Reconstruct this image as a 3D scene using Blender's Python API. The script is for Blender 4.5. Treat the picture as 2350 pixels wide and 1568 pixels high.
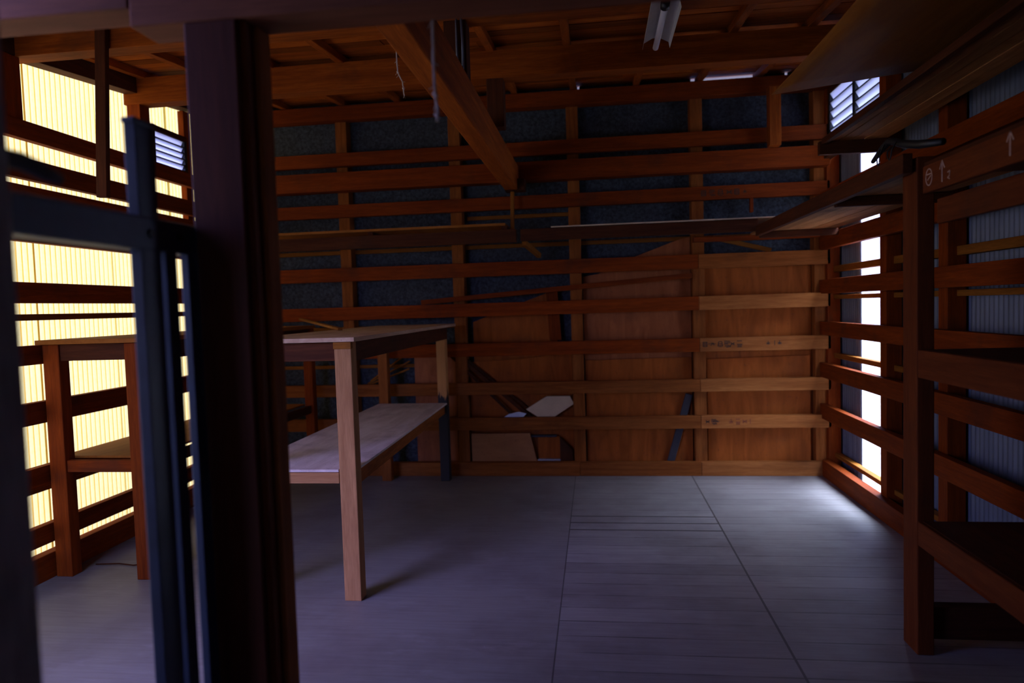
import bpy, bmesh, math, random
from mathutils import Vector, Matrix
random.seed(7)
S = bpy.context.scene
COL = S.collection
for o in list(bpy.data.objects):
    bpy.data.objects.remove(o)

# ------------------------------------------------------------------ camera
CAM_H = 1.33
def cam_axes(yaw, pitch, roll):
    cy, sy, cp, sp, cr, sr = math.cos(yaw), math.sin(yaw), math.cos(pitch), math.sin(pitch), math.cos(roll), math.sin(roll)
    f = Vector((-sy*cp, cy*cp, sp)); r0 = Vector((cy, sy, 0)); u0 = r0.cross(f)
    return r0*cr + u0*sr, u0*cr - r0*sr, f
R_, U_, F_ = cam_axes(math.radians(7.051), math.radians(-2.874), math.radians(-1.754))
cd = bpy.data.cameras.new('camera')
cam = bpy.data.objects.new('camera', cd); COL.objects.link(cam)
cam.matrix_world = Matrix(((R_.x, U_.x, -F_.x, 0), (R_.y, U_.y, -F_.y, 0), (R_.z, U_.z, -F_.z, CAM_H), (0, 0, 0, 1)))
cd.sensor_width = 36; cd.lens = 36*1567/2350
cd.clip_start = 0.02
cd.dof.use_dof = True; cd.dof.focus_distance = 3.15; cd.dof.aperture_fstop = 1.6
S.camera = cam

# ------------------------------------------------------------------ light: sky, sun, doorway portals
SKY_GAIN = 1.0
w = bpy.data.worlds.new('sky'); S.world = w; w.use_nodes = True
nt = w.node_tree; nt.nodes.clear()
out = nt.nodes.new('ShaderNodeOutputWorld'); bg = nt.nodes.new('ShaderNodeBackground')
tc = nt.nodes.new('ShaderNodeTexCoord'); sx = nt.nodes.new('ShaderNodeSeparateXYZ')
rp = nt.nodes.new('ShaderNodeValToRGB')
nt.links.new(tc.outputs['Generated'], sx.inputs[0]); nt.links.new(sx.outputs['Z'], rp.inputs[0])
rp.color_ramp.elements[0].position = 0.0; rp.color_ramp.elements[0].color = (0.35, 0.40, 1.05, 1)
rp.color_ramp.elements[1].position = 0.7; rp.color_ramp.elements[1].color = (0.27, 0.31, 1.05, 1)
cl = nt.nodes.new('ShaderNodeMapRange'); cl.interpolation_type = 'SMOOTHSTEP'   # added bright area of sky on the right, lights the floor by the strip
cl.inputs[1].default_value = 0.08; cl.inputs[2].default_value = 0.35
nt.links.new(sx.outputs['X'], cl.inputs[0])
cm = nt.nodes.new('ShaderNodeMix'); cm.data_type = 'RGBA'; cm.inputs[7].default_value = (7.6, 9.0, 12.6, 1)
ce = nt.nodes.new('ShaderNodeMapRange'); ce.interpolation_type = 'SMOOTHSTEP'   # the added bright area stands well above the horizon
ce.inputs[1].default_value = 0.45; ce.inputs[2].default_value = 0.85
nt.links.new(sx.outputs['Z'], ce.inputs[0])
cp = nt.nodes.new('ShaderNodeMath'); cp.operation = 'MULTIPLY'
cd2 = nt.nodes.new('ShaderNodeMapRange'); cd2.inputs[1].default_value = -0.05; cd2.inputs[2].default_value = 0.25
cd2.inputs[3].default_value = 1.0; cd2.inputs[4].default_value = 0.5      # dimmer low sky on that side
nt.links.new(sx.outputs['X'], cd2.inputs[0])
cv = nt.nodes.new('ShaderNodeVectorMath'); cv.operation = 'SCALE'
nt.links.new(rp.outputs[0], cv.inputs[0]); nt.links.new(cd2.outputs[0], cv.inputs['Scale'])
nt.links.new(cl.outputs[0], cp.inputs[0]); nt.links.new(ce.outputs[0], cp.inputs[1])
nt.links.new(cp.outputs[0], cm.inputs[0]); nt.links.new(cv.outputs[0], cm.inputs[6])
# bright patch added to the sky, aimed through the left doorway for floor shadows
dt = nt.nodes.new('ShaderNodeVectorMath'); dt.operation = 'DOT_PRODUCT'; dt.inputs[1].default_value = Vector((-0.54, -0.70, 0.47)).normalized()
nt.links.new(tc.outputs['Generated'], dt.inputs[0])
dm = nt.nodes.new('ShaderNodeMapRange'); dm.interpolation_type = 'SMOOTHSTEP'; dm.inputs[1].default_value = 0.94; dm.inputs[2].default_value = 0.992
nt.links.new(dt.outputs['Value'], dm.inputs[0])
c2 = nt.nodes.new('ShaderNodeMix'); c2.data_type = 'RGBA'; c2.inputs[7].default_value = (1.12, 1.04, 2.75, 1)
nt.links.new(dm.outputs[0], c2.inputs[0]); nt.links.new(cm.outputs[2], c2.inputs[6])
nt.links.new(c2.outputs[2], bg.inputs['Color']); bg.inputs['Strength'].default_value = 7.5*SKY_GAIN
nt.links.new(bg.outputs[0], out.inputs[0])

sd = bpy.data.lights.new('sun', 'SUN'); sd.energy = 8.5; sd.angle = math.radians(0.6); sd.color = (1.0, 0.93, 0.80)
sun = bpy.data.objects.new('sun', sd); COL.objects.link(sun)
sun.location = (-8, 6, 8)
sun.rotation_euler = Vector((0.56, -0.28, -0.78)).to_track_quat('-Z', 'Y').to_euler()

def portal(name, loc, direction, sxx, syy):
    d = bpy.data.lights.new(name, 'AREA'); d.shape = 'RECTANGLE'; d.size = sxx; d.size_y = syy
    d.cycles.is_portal = True
    o = bpy.data.objects.new(name, d); COL.objects.link(o); o.location = loc
    o.rotation_euler = Vector(direction).to_track_quat('-Z', 'Y').to_euler()
portal('doorway_daylight', (-2.12, 1.08, 1.05), (0.35, 0.936, 0), 1.80, 2.1)
portal('added_rear_opening_daylight', (-0.705, -1.22, 1.45), (0, 1, 0), 0.17, 0.5)  # portal for the opening added behind the camera
portal('strip_daylight', (1.86, 4.64, 1.2), (-1, 0, 0), 0.66, 2.3)

vs = S.view_settings
vs.view_transform = 'Standard'; vs.look = 'None'; vs.gamma = 1.0; vs.use_curve_mapping = False; vs.exposure = -0.3
cy = S.cycles
cy.use_denoising = True
cy.max_bounces = 10; cy.diffuse_bounces = 4; cy.glossy_bounces = 3; cy.transmission_bounces = 6; cy.transparent_max_bounces = 8
cy.sample_clamp_indirect = 6.0
cy.caustics_reflective = False; cy.caustics_refractive = False

# ------------------------------------------------------------------ materials
def newmat(name):
    m = bpy.data.materials.new(name); m.use_nodes = True
    n = m.node_tree; n.nodes.clear()
    o = n.nodes.new('ShaderNodeOutputMaterial'); b = n.nodes.new('ShaderNodeBsdfPrincipled')
    n.links.new(b.outputs[0], o.inputs[0])
    return m, n, b
def node(n, t, **k):
    x = n.nodes.new(t)
    for a, v in k.items(): setattr(x, a, v)
    return x
def mixc(n, fac, a, b, mode='MIX'):
    x = node(n, 'ShaderNodeMix', data_type='RGBA', blend_type=mode)
    for sock, v in ((x.inputs[0], fac), (x.inputs[6], a), (x.inputs[7], b)):
        if hasattr(v, 'links'): n.links.new(v, sock)
        elif isinstance(v, (tuple, list)): sock.default_value = (*v[:3], 1)
        else: sock.default_value = v
    return x.outputs[2]
def ramp(n, src, stops):
    r = node(n, 'ShaderNodeValToRGB'); n.links.new(src, r.inputs[0])
    el = r.color_ramp.elements
    while len(el) < len(stops): el.new(0.5)
    for e, (p, c) in zip(el, stops):
        e.position = p; e.color = (c, c, c, 1) if not isinstance(c, tuple) else (*c, 1)
    return r.outputs[0]
def coords(n, scale, rnd=True):
    t = node(n, 'ShaderNodeTexCoord'); mp = node(n, 'ShaderNodeMapping')
    mp.inputs['Scale'].default_value = scale
    if rnd:
        oi = node(n, 'ShaderNodeObjectInfo'); mu = node(n, 'ShaderNodeMath', operation='MULTIPLY'); mu.inputs[1].default_value = 37.0
        ad = node(n, 'ShaderNodeVectorMath', operation='ADD')
        n.links.new(oi.outputs['Random'], mu.inputs[0]); n.links.new(t.outputs['Object'], ad.inputs[0]); n.links.new(mu.outputs[0], ad.inputs[1])
        n.links.new(ad.outputs[0], mp.inputs[0])
    else:
        n.links.new(t.outputs['Object'], mp.inputs[0])
    return mp.outputs[0]
def noise(n, vec, scale, detail=4, rough=0.55, dist=0.0):
    x = node(n, 'ShaderNodeTexNoise'); n.links.new(vec, x.inputs['Vector'])
    x.inputs['Scale'].default_value = scale; x.inputs['Detail'].default_value = detail
    x.inputs['Roughness'].default_value = rough; x.inputs['Distortion'].default_value = dist
    return x.outputs[0]
def bump(n, b, src, strength=0.3, dist=0.01):
    x = node(n, 'ShaderNodeBump'); x.inputs['Strength'].default_value = strength; x.inputs['Distance'].default_value = dist
    n.links.new(src, x.inputs['Height']); n.links.new(x.outputs[0], b.inputs['Normal'])

def wood(name, dark, light, axis, rough=0.75, spread=0.35, stain=0.5, stain_col=(0.03, 0.018, 0.012)):
    m, n, b = newmat(name)
    sc = {'x': (0.6, 9, 9), 'y': (9, 0.6, 9), 'z': (9, 9, 0.6)}[axis]
    v = coords(n, sc)
    g = noise(n, v, 3.0, 6, 0.6, 0.6)
    fine = noise(n, coords(n, tuple(4*s for s in sc)), 5.0, 3, 0.6)
    c = mixc(n, ramp(n, g, [(0.3, 0.0), (0.72, 1.0)]), dark, light)
    c = mixc(n, ramp(n, fine, [(0.35, 0.45), (0.75, 0.0)]), c, tuple(x*0.55 for x in dark))
    big = noise(n, coords(n, (1.3, 1.3, 1.3)), 2.2, 4, 0.6)
    f = ramp(n, big, [(0.56, 0.0), (0.75, stain)])
    c = mixc(n, f, c, stain_col)
    oi = node(n, 'ShaderNodeObjectInfo')
    hv = node(n, 'ShaderNodeHueSaturation'); n.links.new(c, hv.inputs['Color'])
    mr = node(n, 'ShaderNodeMapRange'); n.links.new(oi.outputs['Random'], mr.inputs[0])
    mr.inputs[3].default_value = 1 - spread/2; mr.inputs[4].default_value = 1 + spread/2
    n.links.new(mr.outputs[0], hv.inputs['Value'])
    n.links.new(hv.outputs[0], b.inputs['Base Color'])
    b.inputs['Roughness'].default_value = rough; b.inputs['Specular IOR Level'].default_value = 0.12
    bump(n, b, g, 0.25, 0.004)
    return m
W = {}
for ax in 'xyz':
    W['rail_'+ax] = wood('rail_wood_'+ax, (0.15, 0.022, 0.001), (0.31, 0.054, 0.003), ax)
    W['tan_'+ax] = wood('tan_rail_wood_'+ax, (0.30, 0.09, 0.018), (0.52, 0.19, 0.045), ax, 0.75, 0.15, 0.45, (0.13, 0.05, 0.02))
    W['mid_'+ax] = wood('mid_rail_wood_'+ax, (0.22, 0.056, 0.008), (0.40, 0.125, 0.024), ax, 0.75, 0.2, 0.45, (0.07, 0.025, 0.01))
    W['lintel_'+ax] = wood('lintel_wood_'+ax, (0.17, 0.055, 0.028), (0.27, 0.095, 0.05), ax, 0.6, 0.1)
    W['roof_'+ax] = wood('roof_timber_'+ax, (0.22, 0.042, 0.003), (0.45, 0.105, 0.008), ax)
    W['post_'+ax] = wood('post_wood_'+ax, (0.065, 0.017, 0.008), (0.11, 0.030, 0.014), ax, 0.55, 0.1)
    W['rack_'+ax] = wood('rack_wood_'+ax, (0.10, 0.020, 0.005), (0.19, 0.046, 0.011), ax, 0.7, 0.2)
    W['pale_'+ax] = wood('bench_wood_'+ax, (0.34, 0.15, 0.055), (0.56, 0.29, 0.12), ax, 0.7, 0.15, 0.35, (0.16, 0.075, 0.04))
    W['dark_'+ax] = wood('dark_wood_'+ax, (0.055, 0.014, 0.005), (0.11, 0.030, 0.009), ax)
    W['lath_'+ax] = wood('lath_wood_'+ax, (0.20, 0.065, 0.006), (0.34, 0.12, 0.016), ax)
    W['grey_'+ax] = wood('weathered_wood_'+ax, (0.36, 0.35, 0.36), (0.55, 0.53, 0.55), ax, 0.8, 0.1)

def boards(name, dark, light, axis):
    m = wood(name, dark, light, axis); n = m.node_tree
    hv = [x for x in n.nodes if x.bl_idname == 'ShaderNodeHueSaturation'][0]
    ge = node(n, 'ShaderNodeNewGeometry'); mr = node(n, 'ShaderNodeMapRange'); n.links.new(ge.outputs['Random Per Island'], mr.inputs[0])
    mr.inputs[3].default_value = 0.55; mr.inputs[4].default_value = 1.35
    n.links.new(mr.outputs[0], hv.inputs['Value'])
    return m
W['boards_x'] = boards('roof_boards', (0.26, 0.052, 0.004), (0.50, 0.125, 0.012), 'x')
W['boards_y'] = boards('shelf_planks', (0.30, 0.12, 0.035), (0.50, 0.24, 0.09), 'y')
def ply_mat(name, a, c2, axis='z', stain=0.45, stain_col=(0.08, 0.03, 0.02)):
    m, n, b = newmat(name)
    sc = {'x': (0.8, 5, 5), 'y': (5, 0.8, 5), 'z': (5, 5, 0.8)}[axis]
    g = noise(n, coords(n, sc), 2.5, 5, 0.6, 1.2)
    c = mixc(n, ramp(n, g, [(0.3, 0.0), (0.7, 1.0)]), a, c2)
    sp = noise(n, coords(n, (1, 1, 1)), 1.7, 5, 0.65)
    c = mixc(n, ramp(n, sp, [(0.5, 0.0), (0.72, stain)]), c, stain_col)
    spk = noise(n, coords(n, (1, 1, 1)), 60, 2, 0.5)
    c = mixc(n, ramp(n, spk, [(0.66, 0.0), (0.74, 0.4)]), c, stain_col)
    n.links.new(c, b.inputs['Base Color']); b.inputs['Roughness'].default_value = 0.7; b.inputs['Specular IOR Level'].default_value = 0.15
    bump(n, b, g, 0.1, 0.003)
    return m
PLY = ply_mat('plywood_red_brown', (0.25, 0.060, 0.007), (0.43, 0.108, 0.014))
PLY2 = ply_mat('plywood_pinkish', (0.27, 0.075, 0.022), (0.43, 0.135, 0.045))
PLYX = ply_mat('plywood_sheet_tan', (0.23, 0.072, 0.008), (0.34, 0.118, 0.015), 'y', 0.3, (0.16, 0.08, 0.035))
BENCHTOP = ply_mat('plywood_tan_worn', (0.40, 0.24, 0.14), (0.58, 0.39, 0.25), 'y', 0.5, (0.14, 0.075, 0.04))
SHELFTOP = ply_mat('plywood_grey_worn', (0.58, 0.46, 0.40), (0.78, 0.68, 0.62), 'y', 0.6, (0.12, 0.075, 0.055))
CRATE = ply_mat('plywood_orange', (0.34, 0.14, 0.05), (0.44, 0.19, 0.07), 'x', 0.2)

def plain(name, col, rough=0.6, metal=0.0, vary=0.25, scale=12):
    m, n, b = newmat(name)
    g = noise(n, coords(n, (1, 1, 1)), scale, 5, 0.6)
    c = mixc(n, ramp(n, g, [(0.3, 0.0), (0.7, 1.0)]), tuple(x*(1-vary) for x in col), tuple(x*(1+vary*0.4) for x in col))
    n.links.new(c, b.inputs['Base Color']); b.inputs['Roughness'].default_value = rough; b.inputs['Metallic'].default_value = metal
    return m
STEEL = plain('blue_grey_painted_steel', (0.045, 0.066, 0.115), 0.42, 0.05)
BLACK = plain('black_plastic', (0.012, 0.012, 0.013), 0.5)
CABLE = plain('grey_cable', (0.10, 0.11, 0.14), 0.5)
WHITE = plain('white_enamel', (0.62, 0.60, 0.55), 0.5, 0, 0.1)
TUBE = plain('frosted_white_tube', (0.80, 0.76, 0.74), 0.35, 0, 0.03)
CARD = plain('pale_cream_board', (0.62, 0.46, 0.30), 0.8, 0, 0.12)
PALEB = plain('pale_blue_white_plastic', (0.55, 0.60, 0.75), 0.5, 0, 0.2)
STRING = plain('pale_string', (0.60, 0.50, 0.44), 0.9)
DARKBLUE = plain('dark_bluish_wood', (0.030, 0.027, 0.032), 0.7)
INK = plain('black_stamp_ink', (0.045, 0.022, 0.014), 0.9, 0, 0.5, 60)
CHALK = plain('pale_chalk', (0.52, 0.33, 0.27), 0.9, 0, 0.4, 80)
REDINK = plain('red_stamp_ink', (0.22, 0.05, 0.02), 0.9, 0, 0.5, 60)
WALLDARK = plain('dark_vestibule_board', (0.10, 0.07, 0.06), 0.8, 0, 0.3, 4)
GROUND = plain('grey_gravel_ground', (0.26, 0.25, 0.24), 0.9, 0, 0.4, 8)

def cladding():
    m, n, b = newmat('speckled_dark_board')
    g = noise(n, coords(n, (1, 1, 1), False), 45, 4, 0.75)
    big = noise(n, coords(n, (1, 1, 1), False), 2.0, 3, 0.6)
    c = mixc(n, ramp(n, g, [(0.36, 0.0), (0.66, 1.0)]), (0.008, 0.010, 0.014), (0.058, 0.070, 0.092))
    c = mixc(n, ramp(n, big, [(0.4, 0.0), (0.75, 0.45)]), c, (0.020, 0.020, 0.020))
    n.links.new(c, b.inputs['Base Color']); b.inputs['Roughness'].default_value = 0.85
    bump(n, b, g, 0.4, 0.004)
    return m
CLAD = cladding()

def corr_steel():
    m, n, b = newmat('blue_grey_corrugated_steel')
    g = noise(n, coords(n, (8, 8, 0.8)), 3, 5, 0.6)
    r = noise(n, coords(n, (3, 3, 1.2)), 1.6, 5, 0.7)
    c = mixc(n, ramp(n, g, [(0.3, 0.0), (0.7, 1.0)]), (0.075, 0.090, 0.125), (0.13, 0.15, 0.20))
    c = mixc(n, ramp(n, r, [(0.66, 0.0), (0.78, 0.6)]), c, (0.16, 0.09, 0.06))
    n.links.new(c, b.inputs['Base Color']); b.inputs['Roughness'].default_value = 0.5; b.inputs['Metallic'].default_value = 0.15
    return m
CSTEEL = corr_steel()

def translucent(name, col, dirt, rough_scale, dirt_amt, groove=0.0, clear=0.0):
    m = bpy.data.materials.new(name); m.use_nodes = True; n = m.node_tree; n.nodes.clear()
    o = node(n, 'ShaderNodeOutputMaterial'); t = node(n, 'ShaderNodeBsdfTranslucent'); d = node(n, 'ShaderNodeBsdfDiffuse')
    mx = node(n, 'ShaderNodeMixShader'); mx.inputs[0].default_value = 0.12
    f1 = noise(n, coords(n, (1, 1, 1)), 55, 4, 0.7)
    f2 = noise(n, coords(n, (6, 6, 0.7)), rough_scale, 4, 0.7)
    c = mixc(n, ramp(n, f1, [(0.35, 0.35*dirt_amt), (0.6, 0.0)]), col, dirt)
    c = mixc(n, ramp(n, f2, [(0.6, 0.0), (0.8, dirt_amt)]), c, dirt)
    if groove:   # grime settled along every groove of the corrugation (sheet parts are local to their wall root)
        tcx = node(n, 'ShaderNodeTexCoord'); sp = node(n, 'ShaderNodeSeparateXYZ'); n.links.new(tcx.outputs['Object'], sp.inputs[0])
        a = node(n, 'ShaderNodeMath', operation='MULTIPLY_ADD'); n.links.new(sp.outputs['Y'], a.inputs[0])
        a.inputs[1].default_value = 2*math.pi/0.0366; a.inputs[2].default_value = 2*math.pi/0.0366*3.4
        cs = node(n, 'ShaderNodeMath', operation='COSINE'); n.links.new(a.outputs[0], cs.inputs[0])
        gr = ramp(n, cs.outputs[0], [(0.62, 0.0), (0.94, groove)])
        f3 = noise(n, coords(n, (3, 3, 1.5)), 3.0, 4, 0.6)
        mm = node(n, 'ShaderNodeMath', operation='MULTIPLY'); n.links.new(gr, mm.inputs[0]); n.links.new(ramp(n, f3, [(0.2, 0.7), (0.7, 1.0)]), mm.inputs[1])
        c = mixc(n, mm.outputs[0], c, dirt)
    n.links.new(c, t.inputs[0]); n.links.new(c, d.inputs[0])
    if clear:
        tr = node(n, 'ShaderNodeBsdfTransparent'); m2 = node(n, 'ShaderNodeMixShader'); m2.inputs[0].default_value = clear
        n.links.new(t.outputs[0], m2.inputs[1]); n.links.new(tr.outputs[0], m2.inputs[2])
        n.links.new(m2.outputs[0], mx.inputs[1])
    else:
        n.links.new(t.outputs[0], mx.inputs[1])
    n.links.new(d.outputs[0], mx.inputs[2]); n.links.new(mx.outputs[0], o.inputs[0])
    return m
YELLOW = translucent('yellowed_fibreglass', (0.48, 0.415, 0.15), (0.43, 0.245, 0.016), 2.0, 0.45, 1.0)
CLEAR = translucent('white_fibreglass', (0.95, 0.93, 0.88), (0.85, 0.75, 0.6), 2.0, 0.2, 0, 0.75)
FROST = translucent('frosted_louvre_glass', (0.84, 0.85, 0.88), (0.74, 0.75, 0.80), 2.0, 0.2)

def floor_mat():
    m, n, b = newmat('worn_grey_floor_boards')
    t = node(n, 'ShaderNodeTexCoord')
    sp = node(n, 'ShaderNodeSeparateXYZ'); n.links.new(t.outputs['Object'], sp.inputs[0])
    # board index along Y, three bays along X
    def mth(op, a, bb=None):
        x = node(n, 'ShaderNodeMath', operation=op)
        for i, v in enumerate((a, bb)):
            if v is None: continue
            if hasattr(v, 'links'): n.links.new(v, x.inputs[i])
            else: x.inputs[i].default_value = v
        return x.outputs[0]
    bx = mth('ADD', mth('GREATER_THAN', sp.outputs['X'], -0.185), mth('GREATER_THAN', sp.outputs['X'], 0.70))
    q = mth('DIVIDE', mth('ADD', sp.outputs['Y'], 0.057), 0.131)
    idx = mth('FLOOR', q); fr = mth('FRACT', q)
    cmb = node(n, 'ShaderNodeCombineXYZ'); n.links.new(idx, cmb.inputs[0]); n.links.new(bx, cmb.inputs[1])
    wn = node(n, 'ShaderNodeTexWhiteNoise', noise_dimensions='2D'); n.links.new(cmb.outputs[0], wn.inputs['Vector'])
    grain = noise(n, coords(n, (0.9, 14, 1), False), 4, 6, 0.65, 0.4)
    blot = noise(n, coords(n, (1, 1, 1), False), 1.5, 5, 0.62)
    blot2 = noise(n, coords(n, (0.8, 2.0, 1), False), 2.6, 5, 0.7)
    c = mixc(n, ramp(n, grain, [(0.3, 0.0), (0.72, 1.0)]), (0.235, 0.215, 0.20), (0.315, 0.30, 0.285))
    tone = mth('ADD', mth('MULTIPLY', mth('MULTIPLY', wn.outputs['Value'], mth('MINIMUM', bx, 1.0)), 0.30), 0.84)
    tcol = node(n, 'ShaderNodeCombineXYZ'); 
    for i in range(3): n.links.new(tone, tcol.inputs[i])
    c = mixc(n, 1.0, c, tcol.outputs[0], 'MULTIPLY')
    c = mixc(n, ramp(n, blot, [(0.44, 0.0), (0.70, 0.6)]), c, (0.13, 0.10, 0.095))
    c = mixc(n, ramp(n, blot2, [(0.58, 0.0), (0.75, 0.5)]), c, (0.36, 0.33, 0.32))
    # joints between boards, faint and broken; only the two right-hand bays show them
    d = mth('ABSOLUTE', mth('SUBTRACT', fr, 0.5))
    line = mth('GREATER_THAN', d, 0.472)
    brk = ramp(n, noise(n, coords(n, (1.2, 3, 1), False), 2.5, 3), [(0.38, 0.15), (0.62, 1.0)])
    rb = mth('MINIMUM', bx, 1.0)
    lf = mth('MULTIPLY', mth('MULTIPLY', line, brk), mth('MULTIPLY', rb, 0.75))
    # wide open joints on the middle bay
    wide = mth('MULTIPLY', mth('GREATER_THAN', d, 0.44), mth('MULTIPLY', mth('GREATER_THAN', sp.outputs['Y'], 3.97), mth('LESS_THAN', sp.outputs['Y'], 4.30)))
    wide = mth('MULTIPLY', wide, mth('MULTIPLY', mth('GREATER_THAN', sp.outputs['X'], -0.185), mth('LESS_THAN', sp.outputs['X'], 0.70)))
    s1 = mth('LESS_THAN', mth('ABSOLUTE', mth('SUBTRACT', sp.outputs['X'], 0.70)), 0.005)
    s2 = mth('LESS_THAN', mth('ABSOLUTE', mth('ADD', sp.outputs['X'], 0.185)), 0.003)
    seam = mth('MAXIMUM', mth('MULTIPLY', s1, 0.8), mth('MULTIPLY', s2, 0.7))
    al = mth('MAXIMUM', mth('MAXIMUM', lf, mth('MULTIPLY', wide, 0.9)), seam)
    c = mixc(n, al, c, (0.03, 0.024, 0.022))
    spk = noise(n, coords(n, (1, 1, 1), False), 85, 2, 0.5)
    c = mixc(n, ramp(n, spk, [(0.74, 0.0), (0.78, 0.5)]), c, (0.5, 0.47, 0.45))
    n.links.new(c, b.inputs['Base Color'])
    n.links.new(ramp(n, blot, [(0.3, 0.42), (0.7, 0.62)]), b.inputs['Roughness'])
    bump(n, b, grain, 0.12, 0.003)
    return m
FLOOR = floor_mat()

def tarred():
    # far right leg of the front bench: black tar stain with a ragged edge over the lower part
    m, n, b = newmat('bench_wood_tarred')
    t = node(n, 'ShaderNodeTexCoord'); sp = node(n, 'ShaderNodeSeparateXYZ'); n.links.new(t.outputs['Object'], sp.inputs[0])
    nz = noise(n, coords(n, (30, 30, 5), False), 1.2, 4, 0.6)
    a = node(n, 'ShaderNodeMath', operation='MULTIPLY_ADD'); n.links.new(nz, a.inputs[0]); a.inputs[1].default_value = 0.35; n.links.new(sp.outputs['Z'], a.inputs[2])
    f = ramp(n, a.outputs[0], [(0.83, 1.0), (0.86, 0.0)])
    g = noise(n, coords(n, (9, 9, 0.6)), 3, 5)
    c = mixc(n, g, (0.38, 0.15, 0.03), (0.58, 0.26, 0.07))
    c = mixc(n, f, c, (0.012, 0.009, 0.010))
    n.links.new(c, b.inputs['Base Color']); b.inputs['Roughness'].default_value = 0.7
    return m
TARRED = tarred()

# ------------------------------------------------------------------ geometry helpers
def bm_box(bm, x0, x1, y0, y1, z0, z1):
    vs_ = [bm.verts.new(p) for p in ((x0,y0,z0),(x1,y0,z0),(x1,y1,z0),(x0,y1,z0),(x0,y0,z1),(x1,y0,z1),(x1,y1,z1),(x0,y1,z1))]
    for f in ((0,3,2,1),(4,5,6,7),(0,1,5,4),(1,2,6,5),(2,3,7,6),(3,0,4,7)):
        bm.faces.new([vs_[i] for i in f])
def bm_beam(bm, p0, p1, w_, h_, up=(0, 0, 1)):
    """rectangular bar from p0 to p1, w_ across, h_ along 'up'"""
    p0, p1 = Vector(p0), Vector(p1); d = (p1-p0).normalized(); u = Vector(up)
    u = (u - d*u.dot(d)).normalized(); s = d.cross(u)
    vs_ = []
    for p in (p0, p1):
        for a, c in ((-1,-1),(1,-1),(1,1),(-1,1)):
            vs_.append(bm.verts.new(p + s*(a*w_/2) + u*(c*h_/2)))
    for f in ((0,3,2,1),(4,5,6,7),(0,1,5,4),(1,2,6,5),(2,3,7,6),(3,0,4,7)):
        bm.faces.new([vs_[i] for i in f])
def bm_tube(bm, pts, r, seg=8, cap=True):
    pts = [Vector(p) for p in pts]; rings = []
    for i, p in enumerate(pts):
        d = (pts[min(i+1, len(pts)-1)] - pts[max(i-1, 0)]).normalized()
        a = d.orthogonal().normalized() if i == 0 else (rings_a - d*rings_a.dot(d)).normalized()
        rings_a = a; b_ = d.cross(a)
        rr = r[i] if isinstance(r, (list, tuple)) else r
        rings.append([bm.verts.new(p + (a*math.cos(k*2*math.pi/seg) + b_*math.sin(k*2*math.pi/seg))*rr) for k in range(seg)])
    for i in range(len(rings)-1):
        for k in range(seg):
            bm.faces.new((rings[i][k], rings[i][(k+1) % seg], rings[i+1][(k+1) % seg], rings[i+1][k]))
    if cap:
        bm.faces.new(rings[0][::-1]); bm.faces.new(rings[-1])
def bm_poly(bm, pts, n_off):
    """flat polygon extruded by vector n_off"""
    a = [bm.verts.new(p) for p in pts]; o = Vector(n_off); b_ = [bm.verts.new(Vector(p)+o) for p in pts]
    bm.faces.new(a[::-1]); bm.faces.new(b_)
    k = len(pts)
    for i in range(k): bm.faces.new((a[i], a[(i+1) % k], b_[(i+1) % k], b_[i]))
def bm_corr(bm, plane_x, y0, y1, z0, z1, pitch, amp, zs=1, phase=0.0, hole=None):
    nseg = int((y1-y0)/pitch*8); cols = []
    zl = [z0+(z1-z0)*k/zs for k in range(zs+1)] if not hole else [z0, hole[2], hole[3], z1]; zs = len(zl)-1
    for i in range(nseg+1):
        y = y0 + (y1-y0)*i/nseg
        x = plane_x + amp*math.cos(2*math.pi*(y+phase)/pitch)
        cols.append([bm.verts.new((x, y, z)) for z in zl])
    for i in range(nseg):
        for k in range(zs):
            if hole and k == 1 and hole[0] < y0+(y1-y0)*(i+0.5)/nseg < hole[1]: continue
            f = bm.faces.new((cols[i][k], cols[i+1][k], cols[i+1][k+1], cols[i][k+1])); f.smooth = True

def obj(name, bm, mat, parent=None, bev=0.0, recalc=True):
    if recalc: bmesh.ops.recalc_face_normals(bm, faces=bm.faces)
    if parent is not None:
        off = world_loc(parent)
        bmesh.ops.translate(bm, verts=bm.verts, vec=-off)
    me = bpy.data.meshes.new(name); bm.to_mesh(me); bm.free()
    me.materials.append(mat)
    o = bpy.data.objects.new(name, me); COL.objects.link(o)
    if parent is not None: o.parent = parent
    if bev:
        md = o.modifiers.new('edge', 'BEVEL'); md.width = bev; md.segments = 2; md.limit_method = 'ANGLE'
    return o
def world_loc(o):
    v = Vector(o.location)
    while o.parent: o = o.parent; v += Vector(o.location)
    return v
def box(name, ext, mat, parent=None, bev=0.003):
    bm = bmesh.new(); bm_box(bm, *ext); return obj(name, bm, mat, parent, bev)
def beam(name, p0, p1, w_, h_, mat, parent=None, up=(0, 0, 1), bev=0.003):
    bm = bmesh.new(); bm_beam(bm, p0, p1, w_, h_, up); return obj(name, bm, mat, parent, bev)
def tube(name, pts, r, mat, parent=None, seg=8):
    bm = bmesh.new(); bm_tube(bm, pts, r, seg); o = obj(name, bm, mat, parent)
    for p in o.data.polygons: p.use_smooth = True
    return o
def poly(name, pts, off, mat, parent=None, bev=0.0015):
    bm = bmesh.new(); bm_poly(bm, pts, off); return obj(name, bm, mat, parent, bev)
def tag(o, label, cat, group=None):
    o['label'] = label; o['category'] = cat
    if group: o['group'] = group
    return o
def thing(name, label, cat, loc=(0, 0, 0), group=None):
    o = bpy.data.objects.new(name, None); COL.objects.link(o); o.location = loc; o.empty_display_size = 0.1
    return tag(o, label, cat, group)
def struct_mesh(name, bm, mat, bev=0.0):
    o = obj(name, bm, mat, None, bev); o['kind'] = 'structure'; return o
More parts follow.
